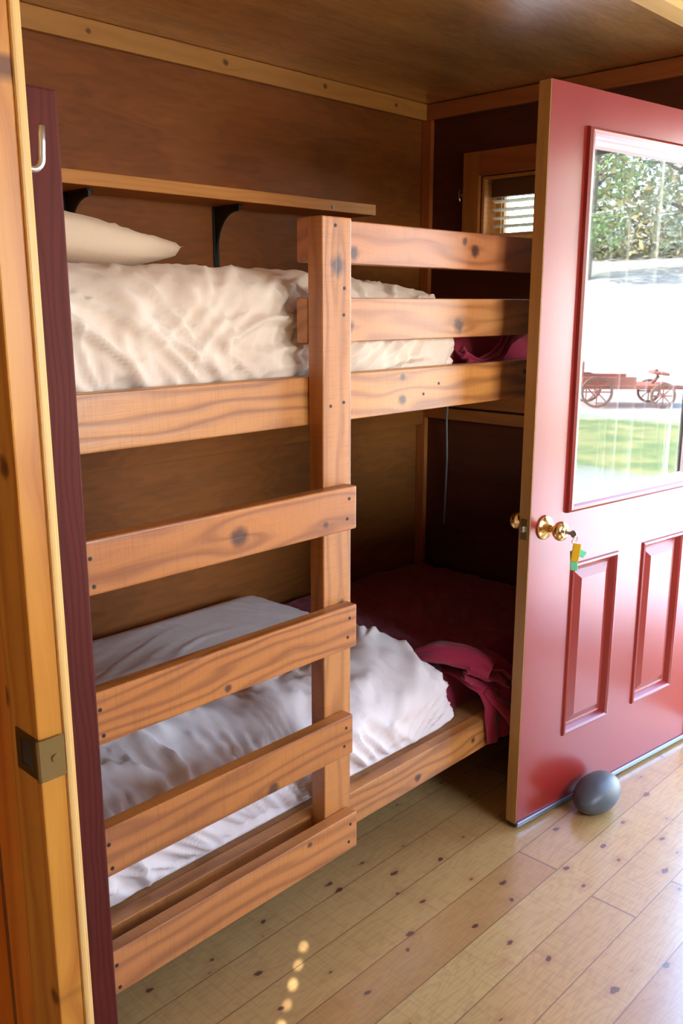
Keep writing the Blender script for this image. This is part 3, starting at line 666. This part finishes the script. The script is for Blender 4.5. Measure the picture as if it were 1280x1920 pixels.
# ------------------------------------------------------------------ the open door
DA = math.radians(-7.34); dd = Vector((math.cos(DA), math.sin(DA), 0))
DW, DH, DT, DZ = 0.955, 2.012, 0.038, 0.018
door = bpy.data.objects.new('door_1', None); COL.objects.link(door); door.location = (2.040, 1.254, 0.0); door.rotation_euler = (0, 0, DA); struct(door)
GL = (0.172, 0.778, 0.952, 1.918); PN = [(0.192, 0.418, 0.238, 0.776), (0.546, 0.776, 0.238, 0.780)]
def leaf():
    """slab in local space: x along the leaf, y = 0 the face towards the room, raised mouldings round two panels"""
    bm = bmesh.new(); xs = sorted({0.003, DW, GL[0], GL[1], *[p[0] for p in PN], *[p[1] for p in PN]}); zs = sorted({DZ, DZ + DH, GL[2], GL[3], *[p[2] for p in PN], *[p[3] for p in PN]})
    def hole(cx, cz):
        if GL[0] < cx < GL[1] and GL[2] < cz < GL[3]: return 'g'
        for p in PN:
            if p[0] < cx < p[1] and p[2] < cz < p[3]: return 'p'
        return None
    for side, yy in ((0, 0.0), (1, DT)):
        V = {(x, z): bm.verts.new((x, yy, z)) for x in xs for z in zs}
        for a, b in zip(xs, xs[1:]):
            for c, d in zip(zs, zs[1:]):
                hh = hole((a + b) / 2, (c + d) / 2)
                if hh == 'g' or (hh == 'p'): continue
                q = [V[a, c], V[b, c], V[b, d], V[a, d]]; bm.faces.new(q if side == 0 else q[::-1])
        for p in PN:
            s_ = 1 if side == 0 else -1
            steps = [(0, 0), (0.003, -0.006), (0.009, -0.0075), (0.015, -0.003), (0.024, 0.012), (0.030, 0.013), (0.052, 0.0015), (0.055, 0.0)]
            rings = []
            for off, dep in steps:
                rings.append([bm.verts.new((p[0] + off if ix == 0 else p[1] - off, yy + s_ * dep, p[2] + off if iz == 0 else p[3] - off)) for ix, iz in ((0, 0), (1, 0), (1, 1), (0, 1))])
            for A, B in zip(rings, rings[1:]):
                for k in range(4):
                    q = [A[k], A[(k + 1) % 4], B[(k + 1) % 4], B[k]]; bm.faces.new(q if side == 0 else q[::-1])
            bm.faces.new(rings[-1] if side == 0 else rings[-1][::-1])
    def rim(x0, x1, z0, z1, inside):
        c = [(x0, z0), (x1, z0), (x1, z1), (x0, z1)]
        for k in range(4):
            a, b = c[k], c[(k + 1) % 4]
            q = [bm.verts.new((a[0], 0, a[1])), bm.verts.new((a[0], DT, a[1])), bm.verts.new((b[0], DT, b[1])), bm.verts.new((b[0], 0, b[1]))]
            bm.faces.new(q)
    rim(0.003, DW, DZ, DZ + DH, False); rim(GL[0], GL[1], GL[2], GL[3], True)
    bmesh.ops.remove_doubles(bm, verts=bm.verts, dist=1e-5); bmesh.ops.recalc_face_normals(bm, faces=bm.faces)
    return bm
obj('leaf', leaf(), M['red'], door)
def ringframe(x0, x1, z0, z1, steps, mat, name, lab=None):
    bm = bmesh.new(); rings = []
    for off, y in steps:
        rings.append([bm.verts.new((x0 + off if ix == 0 else x1 - off, y, z0 + off if iz == 0 else z1 - off)) for ix, iz in ((0, 0), (1, 0), (1, 1), (0, 1))])
    for A, B in zip(rings, rings[1:]):
        for k in range(4): bm.faces.new((A[k], A[(k + 1) % 4], B[(k + 1) % 4], B[k]))
    bmesh.ops.recalc_face_normals(bm, faces=bm.faces)
    o = obj(name, bm, mat, door)
    if lab: o['label'] = lab
    return o
# glazing frame standing proud of the leaf, then a bead down to the pane, coloured pale for its reflections
ringframe(GL[0] - 0.022, GL[1] + 0.022, GL[2] - 0.022, GL[3] + 0.022, [(0, 0.0005), (0.002, -0.010), (0.009, -0.015), (0.018, -0.014), (0.024, -0.009)], M['red'], 'glazing_frame')
ringframe(GL[0], GL[1], GL[2], GL[3], [(0.0, -0.009), (0.006, -0.007), (0.010, 0.002), (0.014, 0.003), (0.020, 0.004), (0.024, 0.012), (0.026, 0.016)], M['bead'], 'glazing_bead', 'bead round the glass, pale pinkish white from reflections put into its colour')
ringframe(GL[0], GL[1], GL[2], GL[3], [(0.0, DT + 0.008), (0.014, DT + 0.006), (0.026, DT - 0.014)], M['bead'], 'glazing_bead', 'bead on the far side of the glass, in the same reflection-pale colour')
obj('pane', boxbm(GL[1] - GL[0] - 0.02, 0.004, GL[3] - GL[2] - 0.02, 0, 1), M['door_glass'], door, ((GL[0] + GL[1]) / 2, 0.018, (GL[2] + GL[3]) / 2))
o = obj('edge', boxbm(0.0028, DT - 0.0006, DH, 0.0006, 1), M['door_edge'], door, (0.0014, DT / 2, DZ + DH / 2)); o['label'] = 'bare tan wooden edge of the door'
obj('sweep', boxbm(DW - 0.004, 0.006, 0.014, 0.001, 1, None, (DW / 2, -0.0035, DZ - 0.001)), M['sweep'], door)
obj('bottom_seal', boxbm(DW - 0.006, DT - 0.006, 0.011, 0.001, 1, None, (DW / 2, DT / 2, 0.0115)), M['rubber'], door)
# latch plate and bolt in the edge
KZ = H - 0.592
obj('latch_plate', boxbm(0.0024, 0.024, 0.058, 0.001, 1, None, (-0.0012, DT / 2, KZ)), M['old_brass'], door)
obj('latch_bolt', boxbm(0.011, 0.012, 0.016, 0.002, 2, None, (-0.0072, DT / 2, KZ + 0.002)), M['silver'], door)
# knobs: rosette, neck and ball on the room side, the same on the far side
def knob(sy, y_face):
    ax = Matrix.Translation((0.062, y_face, KZ)) @ Matrix.Rotation(math.pi / 2 * sy, 4, 'X')
    bm = bmesh.new(); lathe(bm, [(0.0, 0.0), (0.033, 0.0), (0.034, 0.003), (0.031, 0.006), (0.024, 0.008), (0.018, 0.013), (0.0, 0.0135)], axis=ax); a = obj('rosette', bm, M['brass'], door, smooth=True)
    bm = bmesh.new(); lathe(bm, [(0.0, 0.012), (0.013, 0.012), (0.0105, 0.02), (0.0105, 0.029), (0.014, 0.034), (0.021, 0.041), (0.0262, 0.050), (0.027, 0.057), (0.024, 0.064), (0.016, 0.068), (0.010, 0.067), (0.0, 0.067)], axis=ax); b = obj('knob', bm, M['brass'], door, smooth=True)
knob(1, -0.0005); knob(-1, DT + 0.0005)
for hz_ in (0.25, 1.02, 1.80):
    bm = bmesh.new(); cyl(bm, (DW + 0.007, 0.0, hz_ - 0.05), (DW + 0.007, 0.0, hz_ + 0.05), 0.006); obj('hinge', bm, M['brass'], door)
# keys in the knob
kd = Matrix.Rotation(DA, 4, 'Z'); kp = Vector(door.location) + kd @ Vector((0.062, -0.0685, KZ))
t = thing('keys', 'keys with a yellow tag and green tags hanging from the brass door knob', 'keys', kp, DA)
obj('key', boxbm(0.0022, 0.024, 0.009, 0.0006, 1, None, (0, -0.0115, 0)), M['silver'], t)
bm = bmesh.new(); cyl(bm, (-0.0013, -0.028, 0), (0.0013, -0.028, 0), 0.010, n=20); obj('key_bow', bm, M['silver'], t)
bm = bmesh.new(); tube(bm, [(0.0085 * math.sin(a) * 0.5, -0.036 + 0.0 * a, -0.009 - 0.011 * math.cos(a)) if False else (0.010 * math.sin(a), -0.033 - 0.004 * math.cos(a), -0.014 + 0.011 * math.cos(a)) for a in [2 * math.pi * k / 20 for k in range(21)]], 0.0012, 8); obj('ring', bm, M['silver'], t, smooth=True)
obj('tag', boxbm(0.021, 0.004, 0.050, 0.002, 2), M['key_yellow'], t, (0.004, -0.036, -0.050), (0, math.radians(6), -0.9))['label'] = 'yellow tag'
obj('tag', boxbm(0.020, 0.0035, 0.054, 0.002, 2), M['key_green'], t, (0.006, -0.030, -0.074), (0, math.radians(-4), -1.0))['label'] = 'green tag'
obj('tag', boxbm(0.034, 0.003, 0.020, 0.002, 2), M['key_green'], t, (0.022, -0.036, -0.052), (0, math.radians(30), -0.6))['label'] = 'small green tag'

# smooth grey stone holding the door open
def stone():
    bm = bmesh.new(); bmesh.ops.create_icosphere(bm, subdivisions=5, radius=1.0)
    for v in bm.verts:
        p = v.co.copy(); n_ = noise.noise(p * 0.9 + Vector((3, 1, 5))) * 0.07
        k = 1.0 + n_ + 0.06 * p.x
        v.co = Vector((p.x * 0.104 * (1 + n_), p.y * 0.060 * k, 0.052 + p.x * 0.006 + p.z * 0.052 * k))
        v.co.z = max(0.0, v.co.z - 0.002)
    return bm
t_ = NT('grey_river_stone'); tc = t_.add('ShaderNodeTexCoord')
n1 = t_.noise(tc.outputs['Object'], 30, 5, 0.7); n2 = t_.noise(tc.outputs['Object'], 400, 2)
t_.bsdf(t_.mix(n1, srgb(54, 60, 64), srgb(76, 82, 84)), 0.42, bump=t_.math('ADD', n1, n2), bstr=0.12, Specular_IOR_Level=0.45)
tag(obj('stone', stone(), t_.m, loc=(2.315, 1.145, 0.0), rot=(0, 0, math.radians(4)), smooth=True), 'smooth grey river stone on the floor against the red door', 'stone')

# ------------------------------------------------------------------ outdoors, seen mirrored in the door glass and through the small window
def ground_mat():
    t = NT('grass_and_gravel'); tc = t.add('ShaderNodeTexCoord'); g = t.add('ShaderNodeNewGeometry')
    sp = t.add('ShaderNodeSeparateXYZ'); t.l.new(g.outputs['Position'], sp.inputs[0])
    n = t.noise(g.outputs['Position'], 1.4, 5, 0.65); n2 = t.noise(g.outputs['Position'], 5, 5, 0.75)
    grass = t.mix(n2, srgb(76, 104, 56), srgb(134, 154, 104)); grass = t.mix(t.ramp(n, 0.45, 0.7), grass, srgb(168, 164, 108))
    grav = t.mix(n2, srgb(216, 213, 205), srgb(236, 233, 226))
    d = t.math('ADD', t.math('MULTIPLY', sp.outputs[0], 0.80), t.math('MULTIPLY', sp.outputs[1], -0.60)); d = t.math('ADD', d, t.math('MULTIPLY', n, 1.5))
    near = t.mix(n2, srgb(188, 186, 190), srgb(206, 204, 208))
    col = t.mix(t.ramp(d, 8.6, 9.8), near, t.mix(t.ramp(d, 14.0, 15.5), grass, grav))
    t.bsdf(col, 0.95); return t.m
M['ground'] = ground_mat()
bm = bmesh.new(); N = 60; vs = {}
def ring_(bm, R_, T_, n=28):
    g = [[bm.verts.new(T_ @ Vector((r * math.cos(6.2832 * k / n), r * math.sin(6.2832 * k / n), h))) for r, h in ((R_ - 0.03, -0.018), (R_, -0.018), (R_, 0.018), (R_ - 0.03, 0.018))] for k in range(n)]
    for k in range(n):
        for q in range(4): bm.faces.new((g[k][q], g[k][(q + 1) % 4], g[(k + 1) % n][(q + 1) % 4], g[(k + 1) % n][q]))
def gz(x, y):
    d = 0.80 * x - 0.60 * y
    return -0.30 + (0.0 if d < 17 else 0.022 * min(d - 17, 11) ** 2 + 0.16 * max(0, d - 28)) + 0.05 * noise.noise(Vector((x * 0.4, y * 0.4, 0)))
for i in range(N + 1):
    for j in range(N + 1):
        x = XE + 0.4 + 52 * (i / N) ** 1.4; y = 30 - 80 * j / N; vs[i, j] = bm.verts.new((x, y, gz(x, y)))
for i in range(N):
    for j in range(N): bm.faces.new((vs[i, j], vs[i, j + 1], vs[i + 1, j + 1], vs[i + 1, j]))
bmesh.ops.recalc_face_normals(bm, faces=bm.faces)
g = obj('ground', bm, M['ground'], smooth=True); g['kind'] = 'structure'
struct(box('doorstep', XE + 0.12, XE + 1.0, 0.1, 1.3, -0.34, -0.04, M['ply_room'], bev=0.01))
# porch eave over the doorway
struct(box('eave', XE + 0.121, XE + 0.75, -1.8, 2.6, ZC - 0.03, ZC + 0.03, M['ply_room'], bev=0.005))
M['bark'] = wood('bark', srgb(156, 148, 138), srgb(110, 102, 94), 'z', 'x', ring=12, contrast=0.8, rough=0.9, seed=60)
M['leaf_a'] = plain('mid_green_leaves', srgb(146, 168, 118), 0.7); M['leaf_b'] = plain('grey_green_leaves', srgb(178, 186, 160), 0.7); M['leaf_c'] = plain('olive_leaves', srgb(170, 166, 132), 0.7)
def tree(x, y, h, cr, mat, label, seed):
    rnd = random.Random(seed); z = gz(x, y)
    t = thing('tree', label, 'tree', (x, y, z), group='trees in front of the thicket')
    bm = bmesh.new(); pts = [(0, 0, -0.2), (0.1, 0, h * 0.3), (0.0, 0.15, h * 0.6), (0.1, 0.1, h * 0.95)]; tube(bm, pts, 0.1, 8, [0.13, 0.10, 0.07, 0.02])
    for k in range(14):
        a = rnd.uniform(0, 6.28); z0 = rnd.uniform(0.2, 0.85) * h; L_ = cr * rnd.uniform(0.6, 1.0)
        tube(bm, [(0.05, 0.05, z0), (math.cos(a) * L_ * 0.5, math.sin(a) * L_ * 0.5, z0 + L_ * 0.3), (math.cos(a) * L_, math.sin(a) * L_, z0 + L_ * 0.35)], 0.04, 6, [0.06, 0.04, 0.012])
    obj('trunk', bm, M['bark'], t)
    bm = bmesh.new()
    for k in range(4200):
        a = rnd.uniform(0, 6.28); hz_ = rnd.random(); rr = cr * math.sqrt(rnd.random()) * math.sin(math.pi * min(0.98, 0.18 + 0.8 * hz_)) ; c = Vector((math.cos(a) * rr, math.sin(a) * rr, h * (0.08 + 0.92 * hz_)))
        if noise.noise(c * 1.1 + Vector((seed, 0, 0))) < -0.12: continue
        s = rnd.uniform(0.06, 0.16); q = Matrix.Rotation(rnd.uniform(0, 6.28), 3, Vector((rnd.gauss(0, 1), rnd.gauss(0, 1), rnd.gauss(0, 1))).normalized())
        vv = [bm.verts.new(c + q @ Vector(p)) for p in ((-s, 0, 0), (0, -s * 0.45, 0.02), (s, 0, 0), (0, s * 0.45, 0.02))]; bm.faces.new(vv)
    obj('crown', bm, mat, t)
# directions mirrored in the pane lie about 37-43 degrees clockwise of x
rows = [(-43.8, 27, 7.5, 1.6, 0, 'leafy tree at the left side of the door glass reflection'),
        (-37.6, 28, 8.0, 1.8, 1, 'leafy tree at the right side of the door glass reflection'),
        (34.5, 30, 8, 2.6, 0, 'pale green tree outside the small window, behind the blind')]
for k, (az, d, h, r_, c_, lab) in enumerate(rows):
    a = math.radians(az); tree(2.4 + d * math.cos(a), 1.2 + d * math.sin(a), h, r_, (M['leaf_a'], M['leaf_b'], M['leaf_c'])[c_], lab, 100 + k)
def ring_(bm, R_, T_, n=28):
    g = [[bm.verts.new(T_ @ Vector((r * math.cos(6.2832 * k / n), r * math.sin(6.2832 * k / n), h))) for r, h in ((R_ - 0.04, -0.025), (R_, -0.025), (R_, 0.025), (R_ - 0.04, 0.025))] for k in range(n)]
    for k in range(n):
        for q in range(4): bm.faces.new((g[k][q], g[k][(q + 1) % 4], g[(k + 1) % n][(q + 1) % 4], g[(k + 1) % n][q]))
# tangled undergrowth filling the wood behind the bank
rnd = random.Random(5)
for nm, mt, cnt, hmax, lab in (('undergrowth', M['leaf_c'], 9000, 4.2, 'dense olive undergrowth along the edge of the wood beyond the white bank'),
                               ('thicket', M['leaf_b'], 8500, 9.5, 'tall grey-green thicket of branches and leaves rising behind the undergrowth')):
    bm = bmesh.new()
    for k in range(cnt):
        az = math.radians(rnd.uniform(-54, -28)); d = rnd.uniform(31, 34.5) if nm == 'undergrowth' else rnd.uniform(35, 42)
        x, y = 2.4 + d * math.cos(az), 1.2 + d * math.sin(az); z = hmax * rnd.random() ** (1.4 if nm == 'undergrowth' else 0.9)
        c = Vector((x, y, gz(x, y) + z))
        if noise.noise(c * 0.55) < -0.10 - (0.25 if nm == 'undergrowth' else 0.0) + 0.03 * z: continue
        s_ = rnd.uniform(0.08, 0.22); q = Matrix.Rotation(rnd.uniform(0, 6.28), 3, Vector((rnd.gauss(0, 1), rnd.gauss(0, 1), rnd.gauss(0, 1))).normalized())
        bm.faces.new([bm.verts.new(c + q @ Vector(p)) for p in ((-s_, 0, 0), (0, -s_ * 0.5, 0), (s_, 0, 0), (0, s_ * 0.5, 0))])
    o = obj(nm, bm, mt); o['kind'] = 'stuff'; tag(o, lab, 'bushes')
# rusty red farm rake trailer in the grass
M['rust'] = plain('faded_red_paint', srgb(176, 112, 96), 0.6); M['tyre'] = plain('dull_black_rubber', srgb(136, 104, 90), 0.8); M['old_wood'] = plain('weathered_wood', srgb(176, 158, 132), 0.8)
a = math.radians(-41.0); tx, ty = 2.4 + 14.5 * math.cos(a), 1.2 + 14.5 * math.sin(a)
t = thing('farm_wagon', 'old faded red farm wagon in the grass, mirrored in the door glass', 'wagon', (tx, ty, gz(tx, ty)), math.radians(36))
obj('bed', boxbm(1.7, 0.85, 0.07, 0.01, 1, None, (0, 0, 0.36)), M['rust'], t)
for yy in (-0.40, 0.40):
    obj('side_board', boxbm(0.95, 0.03, 0.14, 0.005, 1, None, (-0.33, yy, 0.47)), M['rust'], t)
obj('end_rack', boxbm(0.05, 0.8, 0.06, 0.01, 1, None, (-0.80, 0, 0.78)), M['rust'], t)
for yy in (-0.36, 0.0, 0.36): obj('rack_stake', boxbm(0.05, 0.05, 0.42, 0.005, 1, None, (-0.80, yy, 0.58)), M['rust'], t)
obj('seat', boxbm(0.30, 0.42, 0.05, 0.015, 1, None, (0.55, 0, 0.66)), M['rust'], t, rot=(0, 0.12, 0))
bm = bmesh.new(); tube(bm, [(0.50, 0, 0.38), (0.62, 0, 0.52), (0.58, 0, 0.65)], 0.03); obj('seat_spring', bm, M['tyre'], t)
bm = bmesh.new(); tube(bm, [(0.85, 0, 0.34), (1.4, 0, 0.30), (2.0, 0.1, 0.06)], 0.035); obj('drawbar', bm, M['rust'], t)
for wx, R_ in ((-0.55, 0.28), (0.60, 0.22)):
    for yy in (-0.50, 0.50):
        T_ = Matrix.Translation((wx, yy, R_)) @ Matrix.Rotation(math.pi / 2, 4, 'X')
        bm = bmesh.new(); ring_(bm, R_, T_); w_ = obj('wheel', bm, M['tyre'], t)
        for q in range(8):
            an = math.pi * 2 * q / 8; bm = bmesh.new(); cyl(bm, T_ @ Vector((0, 0, 0)), T_ @ Vector((math.cos(an) * (R_ - 0.04), math.sin(an) * (R_ - 0.04), 0)), 0.012, n=6); obj('spoke', bm, M['rust'], w_)
